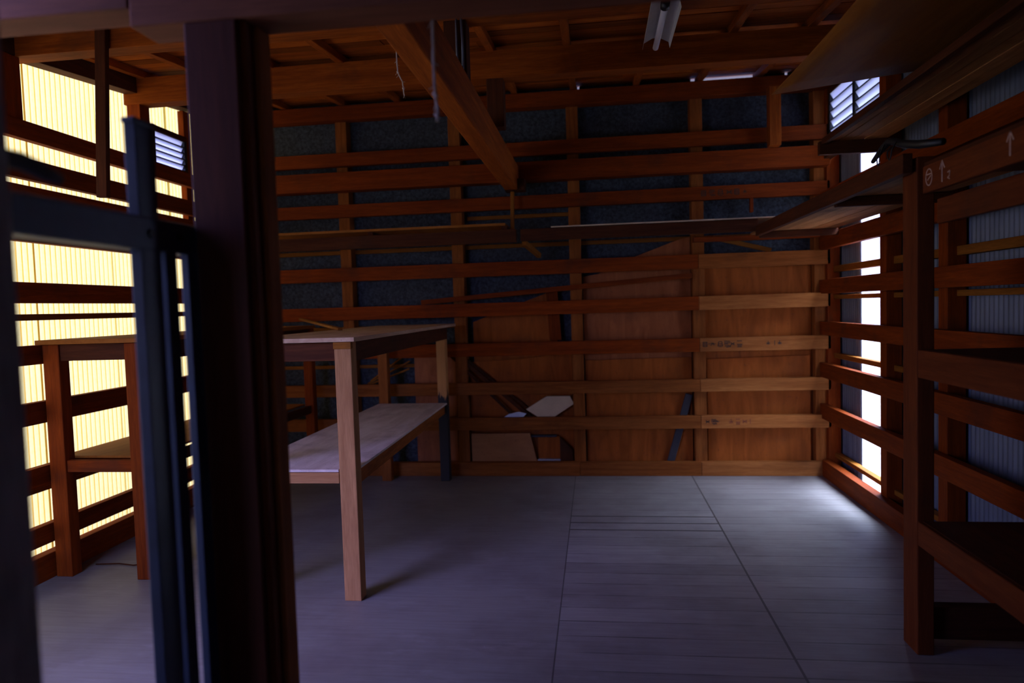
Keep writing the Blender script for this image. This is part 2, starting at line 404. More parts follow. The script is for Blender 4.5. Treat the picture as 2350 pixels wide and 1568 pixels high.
def struct_root(name, loc=(0, 0, 0)):
    o = bpy.data.objects.new(name, None); COL.objects.link(o); o.location = loc; o['kind'] = 'structure'; return o

# ------------------------------------------------------------------ main planes of the shed (metres)
XR, XL, YB, YF = 1.65, -2.83, 5.28, 1.40      # faces of the rails on right, left, back; front wall line
def roof_z(y): return 2.80 + 0.10*(y - 3.2)    # underside of the roof boards (mono-pitch rising to the back)

# ground outside and floor
bm = bmesh.new(); bm_box(bm, -30, 30, -30, 30, -0.30, -0.20); struct_mesh('ground', bm, GROUND)
bm = bmesh.new(); bm_box(bm, -3.0, 2.1, -1.35, 5.45, -0.06, 0.0); struct_mesh('floor', bm, FLOOR)

# ------------------------------------------------------------------ back wall
bm = bmesh.new()
bm_box(bm, -3.02, 1.90, 5.43, 5.445, -0.05, 2.99)
for a, b_ in ((-3.02, -0.10), (-0.085, 0.76), (0.80, 0.84), (1.26, 1.45), (1.47, 1.90)):
    bm_box(bm, a, b_, 5.43, 5.445, 2.99, 3.10)
bm_box(bm, 0.76, 1.26, 5.43, 5.445, 2.99, 3.007)
wall_back = struct_mesh('wall_back', bm, CLAD)
for xc in (-2.88, -1.985, -1.07, -0.146, 0.78, 1.665):
    box('stud', (xc-0.045, xc+0.045, 5.325, 5.43, 0.0, 2.86), W['mid_z'], wall_back)
def rail_b(z0, z1, x0=-2.93, x1=1.72, y0=YB, t=0.045, mat=None, name='rail'):
    return box(name, (x0, x1, y0, y0+t, z0, z1), mat or W['rail_x'], wall_back)
J = 0.775
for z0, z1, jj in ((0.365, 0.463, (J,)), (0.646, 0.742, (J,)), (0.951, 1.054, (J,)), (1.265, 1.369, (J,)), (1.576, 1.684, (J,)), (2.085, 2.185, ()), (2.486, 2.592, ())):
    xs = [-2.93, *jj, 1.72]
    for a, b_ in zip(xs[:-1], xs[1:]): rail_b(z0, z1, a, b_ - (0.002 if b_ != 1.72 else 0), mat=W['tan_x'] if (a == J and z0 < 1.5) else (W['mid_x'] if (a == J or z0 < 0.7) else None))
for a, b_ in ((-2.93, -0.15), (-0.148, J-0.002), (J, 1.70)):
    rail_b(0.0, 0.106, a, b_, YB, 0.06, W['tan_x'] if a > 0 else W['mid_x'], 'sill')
rail_b(2.285, 2.43, -2.93, 1.70, 5.22, 0.105, W['rail_x'], 'waist_beam')
rail_b(2.845, 2.955, -2.93, 1.75, 5.26, 0.10, W['rail_x'], 'wall_plate')
for z0, z1, a, b_ in ((1.80, 1.832, -2.93, 1.6), (0.865, 0.893, -2.93, -1.1), (1.18, 1.208, -2.93, -1.1), (2.03, 2.06, -1.0, -0.1)):
    box('lath', (a, b_, 5.405, 5.428, z0, z1), W['lath_x'], wall_back)
box('short_rail', (0.74, 1.70, YB+0.005, YB+0.045, 1.775, 1.812), W['rail_x'], wall_back)
box('block', (1.155, 1.18, YB+0.005, YB+0.04, 1.98, 2.085), W['rail_z'], wall_back)
box('block', (1.265, 1.345, 5.135, 5.22, 2.43, 2.845), W['roof_z'], wall_back)

# ------------------------------------------------------------------ left wall: yellow translucent sheets on studs and rails
wall_left = struct_root('wall_left', (-2.93, 3.4, 0))
for k, s in enumerate((1.5, 2.1, 2.7, 3.3, 3.9, 4.5, 5.1)):
    bm = bmesh.new(); bm_corr(bm, -2.945 + (0.0045 if k % 2 else 0.0), s-0.012, min(s+0.60, 5.44), -0.05, 2.79 + 0.1*(s-3.2) + (0.06 if s < 3 else 0), 0.0366, 0.005, hole=(4.275, 4.60, 2.365, 2.575))
    obj('translucent_sheet', bm, YELLOW, wall_left, recalc=False)
for z0, z1 in ((0.184, 0.284), (0.483, 0.588), (0.808, 0.92), (1.112, 1.21), (1.425, 1.53), (1.735, 1.835), (1.92, 2.018), (2.052, 2.155), (2.252, 2.345)):
    box('rail', (-2.875, XL, YF, 5.30, z0, z1), W['rail_y'], wall_left)
for z0, z1 in ((0.446, 0.472), (1.337, 1.370)):
    box('lath', (-2.915, -2.88, YF, 5.40, z0, z1), W['lath_y'], wall_left)
box('sill', (-2.89, XL, YF, 5.30, 0.0, 0.132), W['rail_y'], wall_left)
box('stud', (-2.92, -2.83, 4.075, 4.17, 0.0, 2.70), W['rail_z'], wall_left)
box('stud', (-2.925, -2.88, 4.62, 4.70, 0.0, 2.80), W['rail_z'], wall_left)
box('stud', (-2.925, -2.84, 1.40, 1.50, 0.0, 2.55), W['rail_z'], wall_left)
box('strut', (-2.93, -2.84, 2.93, 3.175, 2.345, 2.655), W['rail_z'], wall_left)
beam('wall_plate', (-2.885, 1.30, 2.535), (-2.885, 5.42, 2.947), 0.09, 0.12, W['dark_y'], wall_left)

def louvre(name, x, ypanes, z0, z1, nsl, out_sign):
    """jalousie window in a side wall; slats tilt down towards the outside"""
    r = struct_root(name, (x, ypanes[0][0], z0))
    y0, y1 = ypanes[0][0], ypanes[-1][1]
    box('frame_head', (x-0.03, x+0.03, y0-0.03, y1+0.03, z1, z1+0.035), W['dark_y'], r)
    box('frame_sill', (x-0.03, x+0.03, y0-0.03, y1+0.03, z0-0.035, z0), W['dark_y'], r)
    for yy in sorted({p for pr_ in ypanes for p in pr_}):
        pass
    edges = [(y0-0.03, y0)] + [(a[1], b_[0]) for a, b_ in zip(ypanes[:-1], ypanes[1:])] + [(y1, y1+0.03)]
    for a, b_ in edges:
        box('mullion', (x-0.025, x+0.025, a, b_, z0, z1), BLACK, r)
    h = (z1-z0)/nsl
    for a, b_ in ypanes:
        for k in range(nsl):
            zc = z0 + h*(k+0.5)
            beam('slat', (x, a, zc), (x, b_, zc), 0.005, h*1.12, FROST, r, up=(-out_sign*0.55, 0, 1), bev=0)
            box('slat_clip', (x-0.022, x+0.022, a, b_, z0+h*k-0.0035, z0+h*k+0.0035), BLACK, r, 0)
    return r
louvre('window_1', -2.895, [(4.275, 4.60)], 2.365, 2.575, 5, -1)
louvre('window_2', 1.735, [(4.345, 4.775), (4.815, 5.255)], 2.475, 2.80, 5, 1)

# ------------------------------------------------------------------ right wall: corrugated steel with one clear strip
wall_right = struct_root('wall_right', (1.80, 3.4, 0))
for y0, y1, z0, z1 in ((-0.2, 0.66, -0.05, 2.6), (0.60, 1.36, -0.05, 2.7), (1.30, 2.06, -0.05, 2.8), (2.0, 2.77, -0.05, 2.9), (2.72, 3.49, -0.05, 2.95), (3.43, 4.36, -0.05, 3.0), (4.925, 5.44, -0.05, 2.44), (4.30, 5.44, 2.81, 3.05)):
    bm = bmesh.new(); bm_corr(bm, 1.80 + random.uniform(0, 0.003), y0, y1, z0, z1, 0.037, 0.0055)
    obj('corrugated_sheet', bm, CSTEEL, wall_right, recalc=False)
bm = bmesh.new(); bm_corr(bm, 1.812, 4.29, 4.99, -0.05, 2.44, 0.037, 0.005); obj('clear_strip', bm, CLEAR, wall_right, recalc=False)
for z0, z1 in ((0.433, 0.543), (0.742, 0.85), (1.057, 1.157), (1.36, 1.462), (1.68, 1.79), (2.0, 2.10)):
    box('rail', (XR, XR+0.045, 0.9, 5.32, z0, z1), W['rail_y'], wall_right)
box('rail', (XR+0.01, XR+0.07, 2.7, 5.3, 2.33, 2.43), W['dark_y'], wall_right)
box('sill', (XR, XR+0.06, 0.9, 5.28, 0.0, 0.125), W['rail_y'], wall_right)
for z0, z1 in ((0.145, 0.175), (0.885, 0.92), (1.318, 1.348), (1.515, 1.56)):
    box('lath', (1.74, 1.785, 0.9, 5.40, z0, z1), W['lath_y'], wall_right)
for yc, wd in ((5.33, 0.10), (4.305, 0.09), (3.60, 0.09), (2.70, 0.09), (1.80, 0.09), (0.95, 0.09)):
    box('stud', (XR+0.047, 1.785, yc-wd/2, yc+wd/2, 0.0, roof_z(yc)-0.06), W['rail_z'], wall_right)
beam('wall_plate', (1.72, 0.9, 2.52), (1.72, 5.42, 2.97), 0.10, 0.10, W['dark_y'], wall_right)

# ------------------------------------------------------------------ roof: boards, rafters, purlins
bm = bmesh.new()
y = 1.38; k = 0
while y < 5.43:
    wd = random.choice((0.085, 0.095, 0.11, 0.12)); y1 = min(y+wd, 5.44)
    xs = [-3.01, random.uniform(-2.0, -0.5), random.uniform(0.2, 1.2), 1.95]
    for a, b_ in zip(xs[:-1], xs[1:]):
        dz = random.uniform(-0.003, 0.003)
        v = [bm.verts.new(p) for p in ((a, y, roof_z(y)+dz), (b_-0.003, y, roof_z(y)+dz), (b_-0.003, y1-random.choice((0.004, 0.006, 0.010, 0.016)), roof_z(y1)+dz), (a, y1-0.004, roof_z(y1)+dz))]
        t = [bm.verts.new(q.co + Vector((0, 0, 0.012))) for q in v]
        bm.faces.new(v[::-1]); bm.faces.new(t)
        for i in range(4): bm.faces.new((v[i], v[(i+1) % 4], t[(i+1) % 4], t[i]))
    y = y1
ceiling = struct_mesh('ceiling', bm, W['boards_x'])
bm = bmesh.new()
v = [bm.verts.new(p) for p in ((-3.02, 1.36, roof_z(1.36)+0.03), (2.1, 1.36, roof_z(1.36)+0.03), (2.1, 5.7, roof_z(5.7)+0.03), (-3.02, 5.7, roof_z(5.7)+0.03))]
t = [bm.verts.new(q.co + Vector((0, 0, 0.01))) for q in v]
bm.faces.new(v[::-1]); bm.faces.new(t)
for i in range(4): bm.faces.new((v[i], v[(i+1) % 4], t[(i+1) % 4], t[i]))
obj('roof_sheet', bm, WALLDARK, ceiling)
bm = bmesh.new(); bm_box(bm, -1.65, 2.1, -1.4, 1.36, 2.56, 2.58); obj('lean_to_roof', bm, WALLDARK, ceiling)
for xc in (-2.80, -2.43, -1.95, -1.50, -1.04, -0.58, -0.13, 0.345, 0.81, 1.235, 1.66):
    beam('rafter', (xc, 1.5, roof_z(1.5)-0.024), (xc, 5.42, roof_z(5.42)-0.024), 0.045, 0.045, W['roof_y'], ceiling)
for yc, zb in ((3.2, 2.655), (4.12, 2.685)):
    box('purlin', (-2.935, 1.78, yc-0.05, yc+0.05, zb, roof_z(yc)-0.045), W['roof_x'], ceiling)

# ------------------------------------------------------------------ front wall line and the lean-to the camera stands in
bm = bmesh.new()
bm_box(bm, -3.05, -1.9, 1.40, 1.46, 2.02, 2.66)
bm_box(bm, -1.9, 2.0, 1.47, 1.53, 2.26, 2.66)
bm_box(bm, -1.95, -0.86, 0.72, 0.78, 0.0, 2.6)  # unseen partition, lengthened to keep doorway light off the middle floor
bm_box(bm, -0.86, -0.80, -1.25, 0.72, 0.0, 2.6)
bm_box(bm, 1.86, 1.92, -1.25, 0.0, 0.0, 2.6)
# rear side behind the camera; unseen opening added to light the near post faces
bm_box(bm, -0.86, -0.79, -1.25, -1.19, 0.0, 2.5)
bm_box(bm, -0.62, 1.92, -1.25, -1.19, 0.0, 2.5)
bm_box(bm, -0.79, -0.62, -1.25, -1.19, 0.0, 1.20)
bm_box(bm, -0.79, -0.62, -1.25, -1.19, 1.70, 2.5)
struct_mesh('wall_front', bm, WALLDARK)

# timber frame of the doorway nearest the camera
t = thing('door_post', 'thick dark red-brown wooden post with moulded jamb, right of the steel frame', 'post', (-0.80, 1.45, 0))
box('shaft', (-0.862, -0.743, YF, YF+0.10, 0.0, 1.96), W['post_z'], t, 0.004)
box('jamb_strip', (-0.743, -0.728, YF+0.012, YF+0.10, 0.0, 1.96), W['rack_z'], t, 0.002)
box('jamb_strip', (-0.728, -0.716, YF+0.045, YF+0.10, 0.0, 1.96), W['mid_z'], t, 0.002)
tag(box('lintel_beam', (-0.985, 2.0, YF, YF+0.10, 1.96, 2.26), W['lintel_x'], None, 0.004),
    'long heavy wooden lintel resting on the thick door post, running along the top', 'beam')
tag(box('lintel_beam', (-2.0, -0.987, YF, YF+0.09, 2.0, 2.26), W['lintel_x'], None, 0.004),
    'shorter lintel in the top left corner, ending left of the thick door post', 'beam')
tag(box('jamb_post', (-0.865, -0.738, 0.69, 0.80, 0.0, 2.5), W['grey_z'], None, 0.006),
    'blurred grey weathered jamb post at the far left edge, nearest the camera', 'post')

# steel frame standing next to the door post
t = thing('steel_frame', 'dark blue-grey steel frame of upright channels and a drilled header, left of the door post', 'frame', (-0.87, 1.25, 0))
def channel(name, y0, y1, z1, x0=-0.878, x1=-0.855):
    bm = bmesh.new(); th = 0.004
    bm_box(bm, x0, x1, y0, y0+th, 0.0, z1)
    bm_box(bm, x1-th, x1, y0+th, y1, 0.0, z1)
    bm_box(bm, x0, x1-th, y1-th, y1, 0.0, z1)
    return obj(name, bm, STEEL, t, 0.001)
channel('upright', 1.212, 1.270, 1.70)
channel('upright', 1.287, 1.322, 1.47, -0.870, -0.855)
channel('upright', 1.362, 1.398, 1.47, -0.872, -0.855)
box('cap', (-0.882, -0.852, 1.209, 1.273, 1.70, 1.712), STEEL, t, 0.004)
hd = box('header', (-0.90, -0.853, 0.84, 1.396, 1.462, 1.526), STEEL, t, 0.004)
for yy in (1.24, 1.33):
    bm = bmesh.new(); bm_tube(bm, [(-0.856, yy, 1.494), (-0.849, yy, 1.494)], 0.009, 14); obj('bolt', bm, BLACK, hd)
tube('lever_handle', [(-0.80, 0.80, 1.548), (-0.80, 0.84, 1.556), (-0.80, 0.885, 1.557), (-0.795, 0.92, 1.548), (-0.79, 0.945, 1.541)], [0.010, 0.013, 0.013, 0.012, 0.008], BLACK, None, 12)
tag(bpy.data.objects['lever_handle'], 'blurred black curved lever handle on the grey jamb post at left', 'handle')

# ------------------------------------------------------------------ tie beam, struts, cables, strings
t = thing('tie_beam', 'big square tie beam crossing overhead from the lintel to the back wall', 'beam', (-0.60, 3.3, 2.2))
box('timber', (-0.652, -0.556, YF+0.10, 5.22, 2.205, 2.40), W['roof_y'], t, 0.006)
box('notch_block', (-0.652, -0.50, 5.10, 5.22, 2.20, 2.285), W['dark_y'], t, 0.003)
tag(box('roof_strut', (-0.665, -0.56, 3.155, 3.25, 2.40, 2.655), W['dark_z'], None, 0.004), 'dark short strut with grey cables, standing on the tie beam near the lintel', 'strut')
tag(box('roof_strut', (-0.61, -0.51, 4.07, 4.165, 2.40, 2.685), W['dark_z'], None, 0.004), 'dark reddish strut on the tie beam, farther from the lintel', 'strut')
tag(tube('cable', [(-0.60, 3.14, 2.655), (-0.602, 3.145, 2.55), (-0.60, 3.14, 2.40)], 0.006, CABLE), 'left one of two grey cables on the near strut', 'cable', 'cables on the strut')
tag(tube('cable', [(-0.578, 3.14, 2.655), (-0.575, 3.145, 2.55), (-0.577, 3.14, 2.40)], 0.006, CABLE), 'right one of two grey cables on the near strut', 'cable', 'cables on the strut')
tag(beam('hanging_batten', (-0.60, 5.17, 2.285), (-0.612, 5.17, 1.82), 0.028, 0.022, W['lath_z'], None, (0, 1, 0)), 'thin vertical batten hanging from the far end of the tie beam', 'batten')
tag(beam('hanging_batten', (-2.345, 3.125, 2.76), (-2.39, 3.125, 1.93), 0.055, 0.03, W['dark_z'], None, (0, 1, 0)), 'dark vertical batten hanging in front of the upper yellow sheets', 'batten')
def frayed(name, pts, label):
    bm = bmesh.new()
    dense = []
    for p, q in zip(pts[:-1], pts[1:]):
        dense += [Vector(p).lerp(Vector(q), k/4) for k in range(4)]
    dense.append(Vector(pts[-1]))
    for k in range(3):     # three twisted strands
        bm_tube(bm, [p + Vector((math.cos(k*2.1+i*0.9)*0.0022, math.sin(k*2.1+i*0.9)*0.0022, 0)) for i, p in enumerate(dense)], 0.0018, 5)
    for k in range(16):    # loose fibres
        p = random.choice(dense); q = p + Vector((random.uniform(-0.014, 0.014), random.uniform(-0.004, 0.004), random.uniform(-0.022, 0.004)))
        bm_tube(bm, [p, q], 0.0009, 4)
    for c in (dense[len(dense)//2], dense[-3]):    # knots
        bm_tube(bm, [c + Vector((-0.006, 0, 0.004)), c, c + Vector((0.006, 0, -0.004))], [0.002, 0.0055, 0.002], 6)
    tag(obj(name, bm, STRING), label, 'string')
frayed('string', [(-0.985, 3.5, 2.755), (-0.988, 3.5, 2.64), (-0.985, 3.5, 2.56), (-0.962, 3.5, 2.51), (-0.955, 3.5, 2.44)], 'knotted pale frayed string hanging left of the tie beam')
frayed('string', [(-0.338, 1.492, 1.962), (-0.339, 1.492, 1.87), (-0.338, 1.492, 1.80), (-0.333, 1.492, 1.765), (-0.335, 1.492, 1.742)], 'long pale frayed string dangling in front of the tie beam, right of the knotted one')

# ------------------------------------------------------------------ fluorescent lamp
t = thing('fluorescent_lamp', 'white tube lamp with folded reflector, the only lamp under the roof', 'lamp', (0.33, 3.3, 2.62))
bm = bmesh.new()
prof = [(-0.085, -0.025), (-0.078, 0.005), (-0.022, 0.028), (0.022, 0.028), (0.078, 0.005), (0.085, -0.025)]
ends = (3.06, 3.53)
ring = [[bm.verts.new((0.33+px*0.78, yy, 2.615+pz)) for px, pz in prof] + [bm.verts.new((0.33+px*0.78, yy, 2.619+pz)) for px, pz in prof[::-1]] for yy in ends]
m_ = len(ring[0])
for i in range(m_): bm.faces.new((ring[0][i], ring[0][(i+1) % m_], ring[1][(i+1) % m_], ring[1][i]))
for rg in ring:
    for i in range(5): bm.faces.new((rg[i], rg[i+1], rg[10-i], rg[11-i]))
obj('reflector', bm, WHITE, t)
tube('lamp_tube', [(0.33, 3.09, 2.607), (0.33, 3.56, 2.607)], 0.0145, TUBE, t, 16)
tube('socket', [(0.33, 3.062, 2.62), (0.33, 3.092, 2.606)], 0.020, BLACK, t, 14)
box('mount', (0.31, 0.35, 3.16, 3.24, 2.645, 2.656), WHITE, t, 0.002)

# ------------------------------------------------------------------ benches
def bench_front():
    t = thing('workbench', 'freestanding two-level wooden bench in front, with one black-tarred far leg', 'bench', (-1.40, 4.05, 0))
    xl, xr, y0, y1 = -1.70, -1.10, 2.965, 5.20
    box('leg', (xr-0.08, xr, y0, y0+0.07, 0.0, 1.195), W['pale_z'], t, 0.004)
    box('leg', (xl, xl+0.075, y0, y0+0.07, 0.0, 1.195), W['pale_z'], t, 0.004)
    box('leg', (-1.222, -1.15, 5.12, 5.19, 0.0, 1.195), TARRED, t, 0.004)['label'] = 'leg black with tar below the shelf'
    box('leg', (-1.69, -1.615, 5.12, 5.19, 0.0, 1.195), W['mid_z'], t, 0.004)
    box('bench_top', (xl-0.01, xr+0.02, y0-0.01, y1, 1.197, 1.217), BENCHTOP, t, 0.002)
    beam('apron', (xr-0.02, y0+0.06, 1.15), (xr-0.06, y1-0.02, 1.145), 0.03, 0.09, W['dark_y'], t)
    box('apron', (xl+0.075, xr-0.08, y0+0.02, y0+0.055, 1.11, 1.195), W['dark_x'], t)
    beam('apron', (xl+0.04, y0+0.06, 1.15), (xl+0.04, y1-0.02, 1.145), 0.03, 0.09, W['dark_y'], t)
    box('joint_block', (xr-0.082, xr+0.002, y0-0.006, y0+0.02, 1.165, 1.196), W['lath_x'], t, 0.002)
    # shelf board cut round the front leg
    poly('shelf', [(xl+0.005, y0+0.005, 0.60), (xr-0.085, y0+0.005, 0.60), (xr-0.085, y0+0.075, 0.60), (xr-0.005, y0+0.075, 0.60), (-1.15, 5.11, 0.60), (-1.69, 5.11, 0.60)], (0, 0, 0.012), SHELFTOP, t, 0.001)
    box('shelf_bearer', (xl+0.02, xr-0.082, y0+0.001, y0+0.03, 0.548, 0.598), W['pale_x'], t, 0.003)
    beam('shelf_bearer', (xr-0.03, y0+0.075, 0.562), (-1.185, 5.12, 0.562), 0.03, 0.07, W['mid_y'], t)
    beam('shelf_bearer', (xl+0.03, y0+0.075, 0.562), (-1.655, 5.12, 0.562), 0.03, 0.07, W['rail_y'], t)
    return t
bench_front()
def bench_side():
    t = thing('workbench', 'two-level wooden bench standing against the yellow sheets', 'bench', (-2.52, 4.15, 0))
    y0, y1, xl, xr = 3.155, 5.20, -2.825, -2.235
    box('leg', (xl+0.005, xl+0.095, y0+0.02, y0+0.09, 0, 1.21), W['rail_z'], t, 0.004)
    box('leg', (-2.352, -2.27, y0, y0+0.075, 0, 1.21), W['rail_z'], t, 0.004)
    box('leg', (-2.285, -2.215, 5.10, 5.17, 0, 1.21), W['rail_z'], t, 0.004)
    box('leg', (xl+0.005, xl+0.08, 5.10, 5.17, 0, 1.21), W['rail_z'], t, 0.004)
    box('bench_top', (xl, xr+0.02, y0-0.02, y1, 1.212, 1.235), PLYX, t, 0.002)
    box('apron', (xl+0.095, -2.352, y0+0.03, y0+0.06, 1.125, 1.21), W['dark_x'], t)
    beam('apron', (-2.30, y0+0.075, 1.16), (-2.25, 5.10, 1.16), 0.03, 0.095, W['dark_y'], t)
    poly('shelf', [(xl+0.01, y0+0.09, 0.61), (-2.34, y0+0.08, 0.61), (-2.285, 5.09, 0.61), (xl+0.01, 5.09, 0.61)], (0, 0, 0.012), PLYX, t, 0.001)
    box('shelf_bearer', (xl+0.095, -2.352, y0+0.03, y0+0.06, 0.548, 0.609), W['rail_x'], t)
    beam('shelf_bearer', (-2.31, y0+0.075, 0.575), (-2.25, 5.10, 0.575), 0.03, 0.06, W['dark_y'], t)
    return t
bench_side()
tag(beam('loose_batten', (-1.585, 4.10, 1.226), (-2.35, 5.235, 1.286), 0.03, 0.016, W['lath_y']), 'short thin batten lying slanted across the back of the benches', 'batten')

# ------------------------------------------------------------------ shelves along the back wall
t = thing('wall_shelf', 'long narrow dark shelf on the back wall above the benches', 'shelf', (-1.7, 5.05, 1.9))
box('shelf_board', (-2.82, -0.63, 4.90, 5.215, 1.918, 1.936), PLYX, t, 0.002)
box('front_rail', (-2.82, -0.55, 4.885, 4.925, 1.795, 1.888), W['dark_x'], t)
for xx in (-2.75, -1.66, -0.66):
    box('bearer', (xx, xx+0.04, 4.925, 5.278, 1.845, 1.917), W['dark_y'], t)
t = thing('wall_shelf', 'right-hand shelf rails on the back wall, carrying a cream sheet', 'shelf', (0.4, 5.05, 1.85))
box('front_rail', (-0.52, 1.12, 4.885, 4.925, 1.80, 1.885), W['dark_x'], t)
box('rear_rail', (-0.52, 1.63, 5.225, 5.275, 1.845, 1.885), W['rail_x'], t)
for xx in (-0.50, 0.35, 1.08):
    box('bearer', (xx, xx+0.04, 4.925, 5.225, 1.83, 1.885), W['dark_y'], t)
bm = bmesh.new(); bm_beam(bm, (-0.50, 4.93, 1.79), (-0.42, 5.27, 1.72), 0.03, 0.035)
obj('brace', bm, W['lath_y'], t)
tag(box('cream_sheet', (-0.30, 1.58, 4.865, 5.262, 1.887, 1.894), CARD, None, 0.001), 'thin cream sheet lying on the right-hand back shelf', 'sheet')

# ------------------------------------------------------------------ shelves along the right wall
def plank_set(bm, x0, x1, y0, y1, z0, z1, n_):
    for k in range(n_):
        a = x0 + (x1-x0)*k/n_; b_ = x0 + (x1-x0)*(k+1)/n_ - 0.004
        bm_box(bm, a, b_, y0, y1, z0 + random.uniform(-0.002, 0.002), z1)
t = thing('slatted_shelf', 'slatted shelf beside the bright strip, level with the top of the rack post', 'shelf', (1.4, 4.0, 1.8))
bm = bmesh.new(); plank_set(bm, 1.135, 1.645, 2.76, 5.20, 1.802, 1.817, 6); obj('planks', bm, W['boards_y'], t, 0.001)
box('edge_rail', (1.10, 1.135, 2.62, 4.88, 1.765, 1.835), W['dark_y'], t)
for yy in (3.4, 4.9):
    box('bearer', (1.135, 1.648, yy, yy+0.03, 1.755, 1.80), W['dark_x'], t)
t = thing('slatted_shelf', 'highest slatted shelf, just below the right-hand louvred window', 'shelf', (1.45, 3.2, 2.2))
bm = bmesh.new(); plank_set(bm, 1.325, 1.648, 1.2, 4.10, 2.212, 2.228, 5); obj('planks', bm, W['boards_y'], t, 0.001)
box('edge_rail', (1.29, 1.323, 1.2, 4.10, 2.195, 2.228), W['dark_y'], t)
box('riser', (1.30, 1.648, 1.75, 1.80, 2.229, 2.312), W['dark_x'], t)
box('end_board', (1.28, 1.648, 4.10, 4.135, 2.14, 2.215), W['dark_x'], t)
# sagging hardboard sheet lying over the high shelf
bm = bmesh.new(); nx, ny = 8, 10; grid = []
for i in range(nx+1):
    row = []
    for j in range(ny+1):
        u, v_ = i/nx, j/ny
        x = 0.855 + (1.615-0.855)*u; yy = 3.43 - 1.82*v_
        z = 2.30 + 0.078*u - 0.030*math.sin(math.pi*(1-u)*0.5)*math.sin(math.pi*v_)*0.8
        row.append(bm.verts.new((x, yy, z)))
    grid.append(row)
top = [[bm.verts.new(v_.co + Vector((0, 0, 0.004))) for v_ in r] for r in grid]
for i in range(nx):
    for j in range(ny):
        f = bm.faces.new((grid[i][j], grid[i+1][j], grid[i+1][j+1], grid[i][j+1])); f.smooth = True
        f = bm.faces.new((top[i][j], top[i][j+1], top[i+1][j+1], top[i+1][j])); f.smooth = True
for i in range(nx):
    bm.faces.new((grid[i][0], top[i][0], top[i+1][0], grid[i+1][0])); bm.faces.new((grid[i][ny], grid[i+1][ny], top[i+1][ny], top[i][ny]))
for j in range(ny):
    bm.faces.new((grid[0][j], grid[0][j+1], top[0][j+1], top[0][j])); bm.faces.new((grid[nx][j], top[nx][j], top[nx][j+1], grid[nx][j+1]))
tag(obj('hardboard_sheet', bm, PLYX), 'large thin brown hardboard sheet overhanging the highest right-hand shelf', 'sheet')

t = thing('storage_rack', 'wooden rack of shelves with a tall post, in the right foreground', 'rack', (1.40, 1.9, 0))
box('post', (1.148, 1.208, 2.62, 2.735, 0, 1.822), W['rack_z'], t, 0.004)
box('post', (1.148, 1.208, 0.55, 0.665, 0, 1.822), W['rack_z'], t, 0.004)
for zt, hb, nm in ((0.505, 0.09, 'lower'), (1.133, 0.102, 'mid')):
    box('shelf', (1.165, 1.648, 0.50, 2.615, zt-0.014, zt), W['dark_y'], t, 0.002)
    box('shelf_front', (1.148, 1.164, 0.50, 2.615, zt-hb, zt-0.001), W['rack_y'], t, 0.003)
fb = box('board', (1.146, 1.170, 0.50, 2.572, 1.682, 1.775), W['rack_y'], t, 0.003)
box('board', (1.15, 1.172, 0.50, 2.48, 1.568, 1.650), W['rack_y'], t, 0.003)
box('rear_rail', (1.60, 1.645, 0.95, 2.74, 1.165, 1.262), W['dark_y'], t)
box('foot_rail', (1.21, 1.648, 2.645, 2.70, 0.05, 0.17), W['dark_x'], t)
box('shelf', (1.172, 1.648, 0.50, 2.76, 1.776, 1.798), W['dark_y'], t, 0.002)
# chalk arrows and mark on the upper rack board
def stroke(bm, pts, wd, x=1.1452):
    for p, q in zip(pts[:-1], pts[1:]):
        bm_beam(bm, (x, *p), (x, *q), wd, 0.001, (1, 0, 0))
for yc, zt, zb in ((2.435, 1.770, 1.700), (2.062, 1.772, 1.705)):
    bm = bmesh.new()
    stroke(bm, [(yc, zt), (yc, zb)], 0.006)
    stroke(bm, [(yc+0.016, zt-0.026), (yc, zt), (yc-0.016, zt-0.026)], 0.0045)
    obj('chalk_arrow', bm, CHALK, fb)
bm = bmesh.new()
stroke(bm, [(2.40, 1.725), (2.385, 1.728), (2.388, 1.712), (2.40, 1.708), (2.386, 1.702)], 0.004)
obj('chalk_figure', bm, CHALK, fb)
bm = bmesh.new()
stroke(bm, [(2.525+0.022*math.cos(a*math.pi/8), 1.732+0.028*math.sin(a*math.pi/8)) for a in range(17)], 0.004)
stroke(bm, [(2.54, 1.742), (2.51, 1.742)], 0.004); stroke(bm, [(2.535, 1.722), (2.512, 1.735)], 0.004)
obj('chalk_circle', bm, CHALK, fb)
# cord slung over the end of the high shelf
t = thing('black_cord', 'black cord looped over the slatted shelf in front of the bright strip', 'cord', (1.2, 2.85, 1.87))
tube('cord_run', [(1.118, 2.93, 1.868), (1.118, 2.88, 1.885), (1.118, 2.83, 1.902), (1.12, 2.78, 1.914), (1.12, 2.74, 1.905), (1.13, 2.68, 1.880), (1.15, 2.60, 1.860), (1.18, 2.50, 1.845)], [0.008, 0.010, 0.012, 0.013, 0.014, 0.015, 0.015, 0.012], BLACK, t, 8)
def loop(yc, zc, ry, rz):
    return [(1.088 + 0.022*max(0, math.sin(a)), yc+ry*math.cos(a), zc+rz*math.sin(a)) for a in [math.pi*0.5 + 2*math.pi*k/18*0.85 for k in range(19)]]
tube('loop', loop(2.80, 1.868, 0.014, 0.040), 0.0025, BLACK, t, 6)
tube('loop', loop(2.70, 1.862, 0.018, 0.032), 0.0025, BLACK, t, 6)

